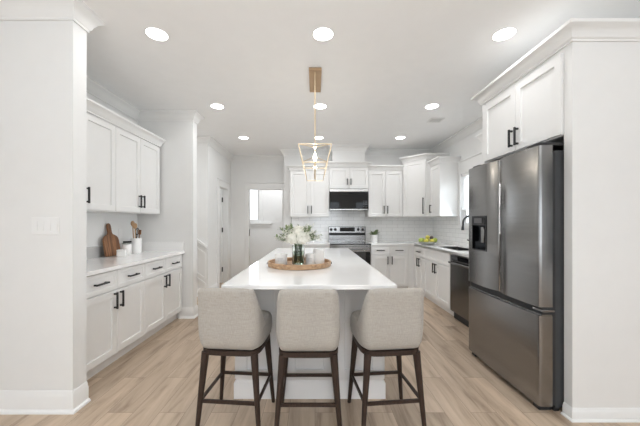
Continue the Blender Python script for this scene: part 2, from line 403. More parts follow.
# door casings
def casing(axis, a0, a1, h, at, sgn, w=0.09, hh=0.13, th=0.018):
    bm = bmesh.new()
    def bb(p0, p1, z0, z1, t=th):
        if axis == 'x': box(bm, at, at+sgn*t, p0, p1, z0, z1, bev=0.003)
        else: box(bm, p0, p1, at, at+sgn*t, z0, z1, bev=0.003)
    bb(a0-w, a0, 0, h); bb(a1, a1+w, 0, h); bb(a0-w, a1+w, h, h+hh); bb(a0-w-0.01, a1+w+0.01, h+hh, h+hh+0.02, th+0.015)
    return bm
struct('trim_3', casing('x', D0, D1-0.02, DH, HX, 1, w=0.08), 'trim')
struct('trim_4', casing('y', OX0, OX1, OH, HY, -1, w=0.08), 'trim')
# sink window casing: sides, head and stool
struct('trim_5', B((XR-0.018, XR, WY1, WY1+0.07, WZ0, WZ1), (XR-0.018, XR, WY0-0.09, WY0, WZ0, WZ1),
                   (XR-0.02, XR, WY0-0.10, WY1+0.07, WZ1, WZ1+0.20), (XR-0.035, XR, WY0-0.11, WY1+0.072, WZ1+0.20, WZ1+0.225),
                   (XR-0.05, XR+0.04, WY0-0.10, WY1+0.072, WZ0-0.03, WZ0), bev=0.002), 'trim')
window_frame(WY0, WY1, WZ0, WZ1, XR+0.09, axis='x', name='window_1', mull=False)
# blinds lowered part way
bl = thing('window_blind', 'white slatted blind lowered half way in the window over the sink', 'blind', (XR+0.03, (WY0+WY1)/2, WZ1))
obj('headrail', B((-0.025, 0.025, -0.505, 0.505, -0.05, -0.002), bev=0.003), 'outside', bl)
bm = bmesh.new()
z = -0.075
while z > -0.56:
    prism(bm, [(-0.016, z-0.014), (-0.014, z-0.016), (0.016, z+0.014), (0.014, z+0.016)], -0.50, 0.50, axis='y'); z -= 0.038
obj('slats', bm, 'outside', bl)
obj('bottom_rail', B((-0.025, 0.025, -0.50, 0.50, -0.60, -0.575), bev=0.003), 'outside', bl)
# stair wainscot on the wall beyond the far pier
bm = bmesh.new()
def slant(x0, z0, x1, z1, h, th, y=5.15):
    prism(bm, [(x0, z0-h/2), (x1, z1-h/2), (x1, z1+h/2), (x0, z0+h/2)], y-th, y, axis='y')
sl = -0.69
def zz(x, base): return base + sl*(x+2.1)
slant(-3.0, zz(-3.0, 1.0), HX, zz(HX, 1.0), 0.055, 0.03)
slant(-3.0, zz(-3.0, 0.94), HX, zz(HX, 0.94), 0.02, 0.018)
for (a, b_) in ((-2.10, -1.95), (-2.55, -2.18)):
    for (hi, lo) in ((0.86, 0.42), (0.33, 0.0)):
        slant(a, zz(a, hi), b_, zz(b_, hi), 0.03, 0.014); slant(a, zz(a, lo), b_, zz(b_, lo), 0.03, 0.014)
        for q in (a, b_): box(bm, q-0.014, q+0.014, 5.136, 5.15, zz(q, lo), zz(q, hi))
struct('trim_6', bm, 'trim')
# hall side door
bm = bmesh.new()
def door_mesh(bm, x0, x1, z0, z1, t, s, rec=0.013, y=0.0, rails=None):
    """shaker leaf facing -y, its back on y, its front on y-t"""
    yf = y-t; e = 0.0025
    def ring(a, b, c, d, yy): return [bm.verts.new(p) for p in ((a, yy, c), (b, yy, c), (b, yy, d), (a, yy, d))]
    R0 = ring(x0, x1, z0, z1, y); R1 = ring(x0, x1, z0, z1, yf+e); R2 = ring(x0+e, x1-e, z0+e, z1-e, yf)
    R3 = ring(x0+s, x1-s, z0+s, z1-s, yf); R4 = ring(x0+s+0.004, x1-s-0.004, z0+s+0.004, z1-s-0.004, yf+rec)
    for A, Bq in ((R0, R1), (R1, R2), (R2, R3), (R3, R4)):
        for i in range(4): bm.faces.new((A[i], A[(i+1) % 4], Bq[(i+1) % 4], Bq[i]))
    bm.faces.new(R4); bm.faces.new(R0[::-1])
for (z0, z1) in ((0.01, 0.95), (0.95, DH-0.004)): door_mesh(bm, 0.0, 0.56, z0, z1, 0.035, 0.10, rec=0.01)
dr = struct('door_1', bm, 'trim')
dr.location = (HX-0.105-0.56, D1-0.004, 0)
for hz in (0.30, 1.15, 1.80):
    obj('hinge', B((0.556, 0.578, -0.052, -0.030, hz-0.05, hz+0.05), bev=0.002), 'black', dr)
struct('trim_10', B((HX-0.10, HX, D1-0.004, D1, 0, DH), (HX-0.10, HX, D0, D0+0.004, 0, DH)), 'trim')
struct('wall_side_room', B((-3.4, -3.3, 5.25, 6.9, 0, CEIL), (-3.3, -2.7, 6.9, 7.0, 0, CEIL)), 'wall')
t = thing('strike_plate', 'small dark latch plate on the left jamb of the hall opening', 'latch', (OX0+0.0005, HY+0.03, 1.08))
obj('plate', B((0, 0.006, -0.022, 0.022, -0.075, 0.075), bev=0.001), 'black', t)

# island body baseboard etc further down; backsplash tile
bm = bmesh.new(); box(bm, -0.49, 2.452, 6.042, 6.05, 0.90, 1.425); box(bm, 0.281, 1.048, 6.042, 6.05, 1.425, 1.60)
o = struct('wall_tile_back', bm, 'tile_x')
o = struct('wall_tile_right', B((2.452, 2.46, 2.9, 3.74, 0.90, 1.425), (2.452, 2.46, 3.74, 4.95, 0.90, 1.215), (2.452, 2.46, 4.95, 6.05, 0.90, 1.425)), 'tile_y')
struct('trim_7', B((-0.497, -0.49, 6.036, 6.05, 0.90, 1.425)), 'black')

# ================================================================== CABINETS
def pull(bm, x, z, L, vertical, y):
    """square bar pull standing off a front at y"""
    s = 0.007
    if vertical:
        box(bm, x-s, x+s, y-0.036, y-0.022, z-L/2, z+L/2, bev=0.0015)
        for q in (-1, 1): box(bm, x-s, x+s, y-0.026, y, z+q*(L/2-0.014)-s, z+q*(L/2-0.014)+s)
    else:
        box(bm, x-L/2, x+L/2, y-0.036, y-0.022, z-s, z+s, bev=0.0015)
        for q in (-1, 1): box(bm, x+q*(L/2-0.014)-s, x+q*(L/2-0.014)+s, y-0.026, y, z-s, z+s)
CP = [(0, 0), (0.010, 0), (0.010, 0.012), (0.020, 0.020), (0.026, 0.045), (0.045, 0.068), (0.060, 0.076), (0.066, 0.080), (0.066, 0.10), (0, 0.10)]
G = 0.003
def cabinet(label, origin, rz, w, d, z0, z1, doors=(), drawers=(), crown=None, kick=False, hollow=False, st=0.058, name='base_cabinet', group=None, m='cab', crown_h=0.10):
    """doors: (x0,x1,z0,z1,handle_x or None,handle_z,len); drawers: (x0,x1,z0,z1,has_pull). local front plane y=0, leaves 20 mm in front"""
    t = thing(name, label, 'cabinet', origin, rz, group)
    bm = bmesh.new()
    if hollow:
        box(bm, 0.0006, w-0.0006, 0, d, z0, 0.66); box(bm, 0.0006, w-0.0006, 0, 0.02, 0.66, z1); box(bm, 0.0006, 0.018, 0.02, d, 0.66, z1); box(bm, w-0.018, w-0.0006, 0.02, d, 0.66, z1)
    else: box(bm, 0.0006, w-0.0006, 0, d, z0, z1)
    obj('body', bm, m, t)
    if kick: obj('toe_kick', B((0.0006, w-0.0006, 0.055, d, 0.0, z0)), m, t)
    for (a, b_, c, e, hx, hz, hl) in doors:
        bm = bmesh.new(); door_mesh(bm, a+G, b_-G, c+G, e-G, 0.02, st, y=-0.0005); dd = obj('door', bm, m, t)
        if hx is not None:
            bm = bmesh.new(); pull(bm, hx, hz, hl, True, -0.0205); obj('handle', bm, 'black', dd)
    for (a, b_, c, e, hp) in drawers:
        bm = bmesh.new(); door_mesh(bm, a+G, b_-G, c+G, e-G, 0.02, 0.034, rec=0.006, y=-0.0005); dd = obj('drawer', bm, m, t)
        if hp:
            bm = bmesh.new(); pull(bm, (a+b_)/2, (c+e)/2, 0.15, False, -0.0205); obj('handle', bm, 'black', dd)
    if crown is not None:
        L_, R_ = crown; pth = []
        if L_: pth.append((0, d))
        pth += [(0, -0.012), (w, -0.012)]
        if R_: pth.append((w, d))
        bm = bmesh.new(); sweep(bm, pth, [(o_, z1+zc*crown_h/0.10) for o_, zc in CP]); obj('cornice', bm, m, t)
    return t
ZC = 0.915; ZS = 0.883   # counter top, slab underside
def base_pair(label, origin, rz, w, d=0.60, dr=2, pulls=True, name='base_cabinet', group=None, hollow=False):
    h0, h1 = 0.10, ZS
    ds = [(0, w/2, 0.11, 0.69, w/2-0.04, 0.60, 0.15), (w/2, w, 0.11, 0.69, w/2+0.04, 0.60, 0.15)]
    dw = [(k*w/dr, (k+1)*w/dr, 0.70, 0.875, pulls) for k in range(dr)]
    return cabinet(label, origin, rz, w, d, h0, h1, ds, dw, kick=True, name=name, group=group, hollow=hollow)
def upper_pair(label, origin, rz, w, d=0.32, z0=1.42, z1=2.33, crown=(False, False), handles=(1, 1), hl=0.15, **k):
    ds = [(0, w/2, z0+0.004, z1-0.01, w/2-0.035, z0+0.14, hl), (w/2, w, z0+0.004, z1-0.01, w/2+0.035, z0+0.14, hl)]
    return cabinet(label, origin, rz, w, d, z0, z1, ds, (), crown=crown, name='wall_cabinet', **k)
# left alcove (fronts at X=-1.81)
FXL = -1.83
base_pair('white base cabinet under the left alcove counter, nearer the camera', (FXL, 2.222, 0), PI/2, 0.864, d=0.598)
base_pair('white base cabinet under the left alcove counter, nearer the hall', (FXL, 3.087, 0), PI/2, 0.864, d=0.598)
struct('trim_8', B((-2.43, -1.832, 2.12, 2.2215, 0.0, ZS)), 'cab')
upper_pair('white wall cabinet with its right door half hidden by the left pier', (-2.12, 2.19, 0), PI/2, 0.868, d=0.308, z0=1.417)
upper_pair('white wall cabinet in the left alcove above the utensil crock', (-2.12, 3.0585, 0), PI/2, 0.868, d=0.308, z0=1.417, crown=(False, True))
def counter(name, label, boxes, mname='quartz'):
    bm = bmesh.new()
    for b_ in boxes: box(bm, *b_)
    bmesh.ops.remove_doubles(bm, verts=bm.verts, dist=1e-5)
    return tag(obj(name, bm, mname), label, 'countertop')
counter('countertop', 'white quartz counter in the left alcove holding the cutting board', [(XA, -1.785, 2.12, 3.97, ZS, ZC)])
counter('quartz_upstand', 'low white quartz upstand along the wall of the left alcove counter',
        [(XA, XA+0.02, 2.12, 3.97, ZC, ZC+0.125), (XA+0.02, -1.80, 3.95, 3.97, ZC, ZC+0.125)])
# back row
YF = 5.46   # carcass front of the back base cabinets (leaf front 5.44)
base_pair('white base cabinet left of the range behind the flowers', (-0.49, YF, 0), 0, 0.765, d=0.588)
base_pair('white base cabinet right of the range under the potted plant', (1.052, YF, 0), 0, 0.70, d=0.588)
YU = 5.71
upper_pair('white wall cabinet left of the microwave above the flowers', (-0.49, YU, 0), 0, 0.77, d=0.338, crown=(True, False))
upper_pair('white wall cabinet right of the microwave above the potted plant', (1.049, YU, 0), 0, 0.675, d=0.338, crown=(False, False))
t = upper_pair('short white wall cabinet directly above the microwave', (0.281, YU-0.02, 0), 0, 0.767, d=0.358, z0=1.965, z1=2.395, crown=(True, True), hl=0.12)
for ch in t.children:
    for g in ch.children:
        pass
# corner cabinet on the diagonal
t = thing('corner_wall_cabinet', 'tall white corner wall cabinet with one angled door above the fruit bowl', 'cabinet', (1.73, 5.69, 0), -PI/4)
def loc45(x, y):
    dx, dy = x-1.73, y-5.69; c, s = math.cos(PI/4), math.sin(PI/4)
    return (dx*c - dy*s, dx*s + dy*c)
poly = [loc45(*p) for p in ((1.73, 5.69), (2.062, 5.358), (2.459, 5.358), (2.459, 6.045), (1.73, 6.045))]
bm = bmesh.new(); prism(bm, poly, 1.42, 2.475); obj('body', bm, 'cab', t)
DL = 0.4695
bm = bmesh.new(); door_mesh(bm, 0.012, DL-0.012, 1.426, 2.465, 0.02, 0.058, y=-0.0005, rec=0.011); dd = obj('door', bm, 'cab', t)
bm = bmesh.new(); pull(bm, DL-0.05, 1.62, 0.30, True, -0.0205); obj('handle', bm, 'black', dd)
bm = bmesh.new(); sweep(bm, [loc45(1.725, 5.72), loc45(1.725, 5.68), loc45(2.055, 5.350), loc45(2.459, 5.350)], [(o_, 2.475+zc) for o_, zc in CP]); obj('cornice', bm, 'cab', t)
# right wall uppers, fronts at X~2.13
cabinet('white single door wall cabinet between the corner cabinet and sink window', (2.15, 5.356, 0), -PI/2, 0.406, 0.309, 1.42, 2.33,
        [(0, 0.406, 1.424, 2.32, 0.045, 1.56, 0.15)], (), crown=(False, True), name='wall_cabinet')
upper_pair('white wall cabinet mostly hidden behind the refrigerator surround beside the sink window', (2.15, 3.71, 0), -PI/2, 0.74, d=0.309, crown=(True, False))
# right wall bases, carcass front X=1.88
FXR = 1.88
base_pair('white base cabinet below the fruit bowl in the kitchen corner', (FXR, 5.40, 0), -PI/2, 0.44, d=0.57, dr=1)
base_pair('white sink base cabinet with a plain false drawer front', (FXR, 4.958, 0), -PI/2, 0.955, d=0.57, dr=1, pulls=False, hollow=True)
tag(obj('corner_filler', B((1.754, 1.86, 5.45, 5.468, 0.0, ZS), (1.862, 1.88, 5.402, 5.468, 0.0, ZS)), 'cab'), 'narrow white filler strip joining the two base cabinet runs in the corner', 'cabinet filler')
# counters of the kitchen: L shape with the sink cut out
CY = 5.415; CX = 1.845
SK = (2.00, 2.34, 4.04, 4.74)
counter('countertop', 'white quartz counter running from the range round the corner to the refrigerator',
        [(1.046, CX, CY, 6.042, ZS, ZC), (CX, 2.452, SK[3], 6.042, ZS, ZC), (CX, SK[0], SK[2], SK[3], ZS, ZC),
         (SK[1], 2.452, SK[2], SK[3], ZS, ZC), (CX, 2.452, 2.95, SK[2], ZS, ZC)])
counter('countertop', 'white quartz counter left of the range behind the flowers', [(-0.49, 0.278, CY, 6.042, ZS, ZC)])

# ---------------------------------------------------------------- refrigerator surround and top cabinet
t = thing('refrigerator_surround', 'tall white panelled surround enclosing the stainless refrigerator', 'surround', (1.70, 1.915, 0), 0)
# local x = world x - 1.70, local y = world y - 1.915
obj('side_panel', B((0, 0.758, 0, 0.065, 0, 2.50)), 'cab', t)
obj('side_panel', B((0, 0.758, 0.985, 1.03, 0, 2.50)), 'cab', t)
bm = bmesh.new(); sweep(bm, [(0.758, 0), (0, 0), (0, 0.064)][::-1] if False else [(0, 0.064), (0, 0), (0.758, 0)], [(a*0.8, b_*0.55) for a, b_ in BASE]); obj('base_trim', bm, 'trim', t)
bm = bmesh.new(); sweep(bm, [(0.75, 1.03), (0, 1.03), (0, 0), (0.758, 0)], [(o_*1.15, 2.495+zc*1.05) for o_, zc in CP]); obj('cornice', bm, 'cab', t)
obj('top_board', B((0.002, 0.756, 0.002, 1.028, 2.5002, 2.52)), 'cab', t)
ds = [(0, 0.46, 1.905, 2.465, 0.46-0.035, 2.02, 0.15), (0.46, 0.918, 1.905, 2.465, 0.46+0.035, 2.02, 0.15)]
cabinet('white two door cabinet above the refrigerator', (1.703, 2.899, 0), -PI/2, 0.918, 0.75, 1.90, 2.498, ds, (), name='refrigerator_top_cabinet')

# ================================================================== REFRIGERATOR
t = thing('refrigerator', 'stainless french door refrigerator with a freezer drawer below', 'refrigerator', (1.522, 2.903, 0), -PI/2)
W = 0.923
def fy(x, a, b_):   # bowed front with rounded vertical edges
    s = (x-a)/(b_-a); bow = 0.012*(1-(2*s-1)**2)
    e = min(x-a, b_-x); r = 0.016; rd = 0 if e >= r else r - math.sqrt(max(0, r*r-(r-e)**2))
    ctr = (a if a > 0.1 else b_) if b_-a < 0.6 else None
    if ctr is not None: rd += 0.022*max(0, 1-abs(x-ctr)/0.16)**2
    return -bow + rd + 0.012
def fpoly(a, b_, p, q, back=0.10, n=40):
    xs_ = sorted({p, q} | {p+(q-p)*i/n for i in range(n+1)} | {v for v in (a+0.001, a+0.003, a+0.006, a+0.010, b_-0.001, b_-0.003, b_-0.006, b_-0.010) if p < v < q})
    return [(x, fy(x, a, b_)) for x in xs_] + [(q, back), (p, back)]
obj('cabinet_body', B((0.016, W-0.010, 0.123, 0.88, 0.03, 1.80), bev=0.004), 'steel_side', t)
bm = bmesh.new(); prism(bm, fpoly(0, W, 0, W), 0.045, 0.664); prism(bm, [(0.004, 0.03), (W-0.004, 0.03), (W-0.004, 0.10), (0.004, 0.10)], 0.664, 0.672)
dd = obj('freezer_drawer', bm, 'steel', t)
obj('gasket', B((0.006, W-0.006, 0.1003, 0.1225, 0.05, 1.79)), 'rubber', t)
obj('handle_recess', B((0.004, W-0.004, 0.035, 0.0998, 0.673, 0.723)), 'rubber', t)
h = W/2
bm = bmesh.new()
px0, px1, pz0, pz1 = 0.095, 0.325, 1.045, 1.365
prism(bm, fpoly(0, h-0.002, 0, h-0.002), 0.724, pz0); prism(bm, fpoly(0, h-0.002, 0, h-0.002), pz1, 1.832)
prism(bm, fpoly(0, h-0.002, 0, px0, n=16), pz0, pz1); prism(bm, fpoly(0, h-0.002, px1, h-0.002, n=16), pz0, pz1)
bmesh.ops.remove_doubles(bm, verts=bm.verts, dist=1e-5)
dl = obj('door', bm, 'steel', t)
obj('dispenser_recess', B((px0, px1, 0.07, 0.0995, pz0, pz1), (px0, px0+0.008, -0.003, 0.07, pz0, pz1), (px1-0.008, px1, -0.003, 0.07, pz0, pz1),
                          (px0+0.008, px1-0.008, -0.003, 0.07, pz0, pz0+0.010), (px0+0.008, px1-0.008, -0.004, 0.07, pz1-0.085, pz1)), 'glass_black', dl)
obj('dispenser_display', B((px0+0.05, px1-0.06, -0.008, -0.0045, pz1-0.065, pz1-0.02)), 'display', dl)
obj('dispenser_lever', B((0.185, 0.235, 0.03, 0.045, pz0+0.07, pz0+0.22), bev=0.004), 'steel', dl)
bm = bmesh.new(); prism(bm, fpoly(h+0.002, W, h+0.002, W), 0.724, 1.832); obj('door', bm, 'steel', t)
obj('hinge_cover', B((0.03, 0.14, 0.04, 0.30, 1.8325, 1.856), bev=0.004), 'rubber', t)
obj('hinge_cover', B((W-0.14, W-0.012, 0.02, 0.30, 1.8325, 1.856), bev=0.004), 'rubber', t)
obj('hinge', B((W-0.09, W+0.004, 0.03, 0.112, 0.690, 0.706), bev=0.002), 'steel', t)
for fx in (0.03, W-0.09): obj('foot', B((fx, fx+0.06, 0.03, 0.12, 0.0, 0.0295), bev=0.006), 'rubber', t)
obj('bottom_grille', B((0.02, W-0.02, 0.125, 0.16, 0.004, 0.0295)), 'rubber', t)

# ================================================================== DISHWASHER
t = thing('dishwasher', 'dark stainless dishwasher between the sink and the refrigerator', 'dishwasher', (1.862, 3.995, 0), -PI/2)
obj('tub', B((0.004, 0.596, 0.03, 0.57, 0.10, 0.862)), 'rubber', t)
obj('door', B((0.004, 0.596, 0.0, 0.029, 0.105, 0.80), bev=0.004), 'dark_steel', t)
obj('control_panel', B((0.004, 0.596, 0.002, 0.029, 0.803, 0.862), bev=0.003), 'glass_black', t)
bm = bmesh.new(); box(bm, 0.03, 0.57, -0.045, -0.025, 0.755, 0.78, bev=0.005)
for x in (0.05, 0.55): box(bm, x-0.012, x+0.012, -0.03, 0.0, 0.758, 0.777)
obj('handle', bm, 'steel', t)
obj('toe_kick', B((0.004, 0.596, 0.05, 0.08, 0.0, 0.098)), 'rubber', t)

# ================================================================== RANGE
t = thing('range', 'stainless electric range with a raised control panel under the microwave', 'range', (0.283, 5.38, 0), 0)
W = 0.760
obj('body', B((0.0, W, 0.05, 0.655, 0.08, 0.895)), 'steel', t)
obj('storage_drawer', B((0.004, W-0.004, 0.012, 0.049, 0.09, 0.26), bev=0.004), 'steel', t)
ov = obj('oven_door', B((0.004, W-0.004, 0.008, 0.049, 0.27, 0.86), bev=0.004), 'steel', t)
obj('window', B((0.02, W-0.02, 0.003, 0.0075, 0.30, 0.765)), 'glass_black', ov)
bm = bmesh.new(); tube(bm, [(0.05, -0.04, 0.80), (W-0.05, -0.04, 0.80)], 0.012, 12)
for x in (0.08, W-0.08): tube(bm, [(x, 0.01, 0.80), (x, -0.04, 0.80)], 0.009, 8)
obj('handle', bm, 'steel', ov)
ct = obj('cooktop', B((0.0, W, 0.0, 0.60, 0.8955, 0.912), bev=0.003), 'glass_black', t)
bm = bmesh.new()
for (x, y, r) in ((0.2, 0.18, 0.11), (0.56, 0.18, 0.09), (0.2, 0.44, 0.075), (0.56, 0.44, 0.10)):
    lathe(bm, [(r-0.003, 0.9122), (r, 0.9126), (r+0.003, 0.9122)], 32, (x, y, 0))
obj('burner_rings', bm, 'display', ct)
bg_ = obj('control_panel', B((0.0, W, 0.601, 0.655, 0.8955, 1.23), bev=0.006), 'steel', t)
obj('trim_strip', B((0.01, W-0.01, 0.596, 0.6005, 1.045, 1.10)), 'rubber', bg_)
obj('display', B((0.23, 0.54, 0.596, 0.6005, 1.125, 1.21)), 'glass_black', bg_)
for x in (0.05, 0.135, 0.61, 0.70):
    bm = bmesh.new(); tube(bm, [(x, 0.60, 1.165), (x, 0.572, 1.165)], [0.030, 0.025], 20); obj('knob', bm, 'rubber', bg_)
# MICROWAVE
t = thing('microwave', 'stainless and black over the range microwave', 'microwave', (0.284, 5.65, 1.555), 0)
obj('case', B((0.0, 0.76, 0.02, 0.397, 0.0, 0.408)), 'steel', t)
d_ = obj('door', B((0.0, 0.76, 0.0, 0.0195, 0.02, 0.355), bev=0.003), 'glass_black', t)
obj('vent_grille', B((0.0, 0.76, 0.0, 0.0195, 0.357, 0.408), bev=0.003), 'steel_light', t)
obj('bottom_trim', B((0.0, 0.76, -0.002, 0.0195, 0.0, 0.019), bev=0.002), 'steel_light', t)
bm = bmesh.new()
for k in range(4):
    for j in range(3): box(bm, 0.655+j*0.03, 0.673+j*0.03, -0.0015, 0.0, 0.06+k*0.035, 0.075+k*0.035)
obj('keypad', bm, 'display', d_)

# ================================================================== SINK, FAUCET
x0, x1, y0, y1 = SK
bm = bmesh.new(); g = 0.002
box(bm, x0+g, x1-g, y0+g, y1-g, 0.68, 0.683); 
for b_ in ((x0+g, x0+g+0.003, y0+g, y1-g), (x1-g-0.003, x1-g, y0+g, y1-g), (x0+g, x1-g, y0+g, y0+g+0.003), (x0+g, x1-g, y1-g-0.003, y1-g)):
    box(bm, *b_, 0.683, ZC-0.006)
tag(obj('sink', bm, 'sinksteel'), 'dark steel undermount sink set in the counter below the window', 'sink')
t = thing('faucet', 'black gooseneck kitchen faucet behind the sink', 'faucet', (2.345, 4.22, ZC+0.0005), 0)
bm = bmesh.new(); lathe(bm, [(0, 0), (0.027, 0), (0.027, 0.008), (0.018, 0.014), (0.018, 0.12), (0, 0.12)], 20); obj('base', bm, 'black', t)
bm = bmesh.new(); pts = [(0, 0, 0.10), (0, 0, 0.36)]
for k in range(1, 13):
    a = PI*k/12*1.05; pts.append((-0.095+0.095*math.cos(a), 0, 0.37+0.115*math.sin(a)))
tube(bm, pts, 0.015, 12); obj('spout', bm, 'black', t)
bm = bmesh.new(); tube(bm, [(-0.189, 0, 0.36), (-0.194, 0, 0.32), (-0.197, 0, 0.28)], [0.014, 0.019, 0.021], 14); obj('spray_head', bm, 'black', t)
bm = bmesh.new(); tube(bm, [(-0.010, 0, 0.10), (-0.06, 0, 0.115), (-0.13, 0, 0.14)], [0.012, 0.011, 0.009], 10); obj('lever', bm, 'black', t)

# ================================================================== ISLAND
t = thing('kitchen_island', 'long panelled white kitchen island behind the three stools', 'kitchen island', (0, 0, 0), 0)
IX0, IX1, IY0, IY1 = -0.582, 0.503, 2.16, 4.40
obj('body', B((IX0, IX1, IY0, IY1, 0.0, ZS-0.001)), 'island', t)
bm = bmesh.new(); sweep(bm, [(IX0, IY1), (IX0, IY0), (IX1, IY0), (IX1, IY1)], [(0, 0.0), (0.018, 0), (0.018, 0.115), (0.006, 0.135), (0, 0.135)]); obj('base_trim', bm, 'island', t)
pw = (IX1-IX0)/3
for k in range(3):
    bm = bmesh.new(); door_mesh(bm, IX0+k*pw+0.001, IX0+(k+1)*pw-0.001, 0.138, ZS-0.003, 0.016, 0.075, rec=0.011, y=IY0-0.0002); obj('end_panel', bm, 'island', t)
for side in (-1, 1):
    for k in range(4):
        L4 = (IY1-IY0)/4
        bm = bmesh.new(); door_mesh(bm, k*L4+0.002, (k+1)*L4-0.002, 0.138, ZS-0.003, 0.016, 0.06, rec=0.008, y=-0.0002)
        o = obj('side_panel', bm, 'island', t)
        if side == 1: o.location = (IX1, IY0, 0); o.rotation_euler = (0, 0, PI/2)
        else: o.location = (IX0, IY1, 0); o.rotation_euler = (0, 0, -PI/2)
bm = bmesh.new(); box(bm, -0.583, 0.510, 1.80, 4.45, ZS+0.002, ZC, bev=0.003)
tag(obj('island_countertop', bm, 'quartz'), 'glossy white quartz top of the kitchen island', 'countertop')

# ================================================================== STOOLS
def make_stool(label, loc, rz):
    t = thing('counter_stool', label, 'stool', loc, rz, 'upholstered counter stools at the island')
    a, b_ = 0.190, 0.185       # half width / half depth
    # plan path of the shell: right front -> right back corner -> left back corner -> left front
    rc = 0.052; yw = 0.035; yb = -b_; pth = []
    for k in range(9): pth.append((a, yw - (yw-(yb+rc))*k/8))
    for k in range(1, 9):
        q = k/9*PI/2; pth.append((a-rc+rc*math.cos(q), yb+rc-rc*math.sin(q)))
    for k in range(15): pth.append((a-rc-(2*(a-rc))*k/14, yb))
    mir = [(-x, y) for x, y in pth[:17]][::-1]
    pth = pth + mir
    n = len(pth)
    bm = bmesh.new(); rings = []
    zb = 0.521
    for i, (x, y) in enumerate(pth):
        p0 = Vector(pth[max(i-1, 0)]); p1 = Vector(pth[min(i+1, n-1)]); d = (p1-p0).normalized()
        nn = Vector((-d.y, d.x))     # outward
        if nn.dot(Vector((x, y))) < 0: nn = -nn
        f = (y - yb)/(yw-yb)      # 0 at the back, 1 at the wing front
        ax = abs(x)/a
        top = 0.916 - 0.012*max(0, (ax-0.60)/0.40)**2
        ff = max(0.0, (f-0.12)/0.88)
        zt = 0.63 + (top-0.63)*(1-ff)**1.5 if ff > 0 else top
        th = 0.048*(1-0.45*f)
        lean = 0.055*(1-f*0.8)
        sec = []
        H = zt-zb
        prof = [(-th*0.98, 0.02), (-0.030, 0.0), (-0.010, 0.012), (0.0, 0.045)] + [(0.0, 0.045+(H-0.045-0.03)*q/6) for q in range(1, 7)] + \
               [(-0.006, H-0.010), (-th*0.35, H), (-th*0.70, H-0.006), (-th, H-0.028)] + [(-th, (H-0.028)*(1-q/4)+0.02*q/4) for q in range(1, 4)]
        for o_, zc in prof:
            k = zc/0.41
            tap = -0.012*max(0, (0.10-zc)/0.10)      # tuck in at the bottom
            widen = 0.010*math.sin(min(1, zc/0.30)*PI)*0.6
            back = -lean*k*k
            narrow = 1 - 0.04*k*k
            px, py = x*narrow + nn.x*(o_+tap+widen), y + nn.y*(o_+tap+widen*0.4) + back
            sec.append(bm.verts.new((px, py, zb+zc)))
        rings.append(sec)
    m_ = len(rings[0])
    for i in range(n-1):
        for j in range(m_):
            bm.faces.new((rings[i][j], rings[i+1][j], rings[i+1][(j+1) % m_], rings[i][(j+1) % m_]))
    bm.faces.new(rings[0]); bm.faces.new(rings[-1][::-1])
    obj('backrest', bm, 'fabric', t)
    # seat cushion: rounded block with crowned top
    bm = bmesh.new(); rr = []
    def outline(sc, z, sh=0.0):
        pts = []
        hx, hy = 0.200*sc, 0.200*sc
        for k in range(48):
            q = 2*PI*k/48; c_, s_ = math.cos(q), math.sin(q)
            e = 0.42
            pts.append(bm.verts.new((hx*math.copysign(abs(c_)**e, c_), 0.035+hy*math.copysign(abs(s_)**e, s_)+sh, z)))
        return pts
    for sc, z in ((0.90, 0.521), (0.97, 0.534), (1.0, 0.575), (1.0, 0.610), (0.985, 0.638), (0.94, 0.656), (0.80, 0.667), (0.5, 0.672)): rr.append(outline(sc, z))
    for A, Bq in zip(rr[:-1], rr[1:]):
        for k in range(48): bm.faces.new((A[k], A[(k+1) % 48], Bq[(k+1) % 48], Bq[k]))
    bm.faces.new(rr[0][::-1]); bm.faces.new(rr[-1])
    obj('seat', bm, 'fabric', t)
    # wooden seat ring
    bm = bmesh.new(); rr = []
    for sc, z in ((0.90, 0.489), (0.94, 0.492), (0.94, 0.5205), (0.80, 0.5208)): rr.append(outline(sc, z, -0.018))
    for A, Bq in zip(rr[:-1], rr[1:]):
        for k in range(48): bm.faces.new((A[k], A[(k+1) % 48], Bq[(k+1) % 48], Bq[k]))
    bm.faces.new(rr[0][::-1]); bm.faces.new(rr[-1])
    obj('seat_frame', bm, 'legwood', t)
    top = {}; 
    for sx in (-1, 1):
        for sy in (-1, 1):
            bm = bmesh.new()
            p1 = Vector((sx*0.155, 0.012+sy*0.150, 0.501)); p0 = Vector((sx*0.196, 0.012+sy*0.185, 0.0))
            tube(bm, [p0+(p1-p0)*q for q in (0, 0.3, 0.65, 1.0)], [0.0125, 0.0155, 0.0195, 0.024], 12)
            for v in bm.verts:
                if v.co.z < 0: v.co.z = 0
            obj('leg', bm, 'legwood', t)
            top[(sx, sy)] = (p0, p1)
    def at(s, z):
        p0, p1 = top[s]; return p0+(p1-p0)*(z/0.501)
    zs = 0.205
    for (s1, s2) in (((-1, -1), (1, -1)), ((-1, 1), (1, 1)), ((-1, -1), (-1, 1)), ((1, -1), (1, 1))):
        bm = bmesh.new(); zq = zs if s1[1] == s2[1] else zs+0.001
        p, q = at(s1, zq), at(s2, zq); dv = (q-p).normalized()*0.010
        beam(bm, p+dv, q-dv, 0.013, 0.020); obj('stretcher', bm, 'legwood', t)
    return t
s0 = make_stool('cream upholstered counter stool, the leftmost of three at the island', (-0.515, 1.93, 0), math.radians(-5))
dup(s0, (-0.041, 1.905, 0), 0, 'cream upholstered counter stool in the middle of the three')
dup(s0, (0.463, 1.93, 0), math.radians(6), 'cream upholstered counter stool, the rightmost of three, nearest the refrigerator')

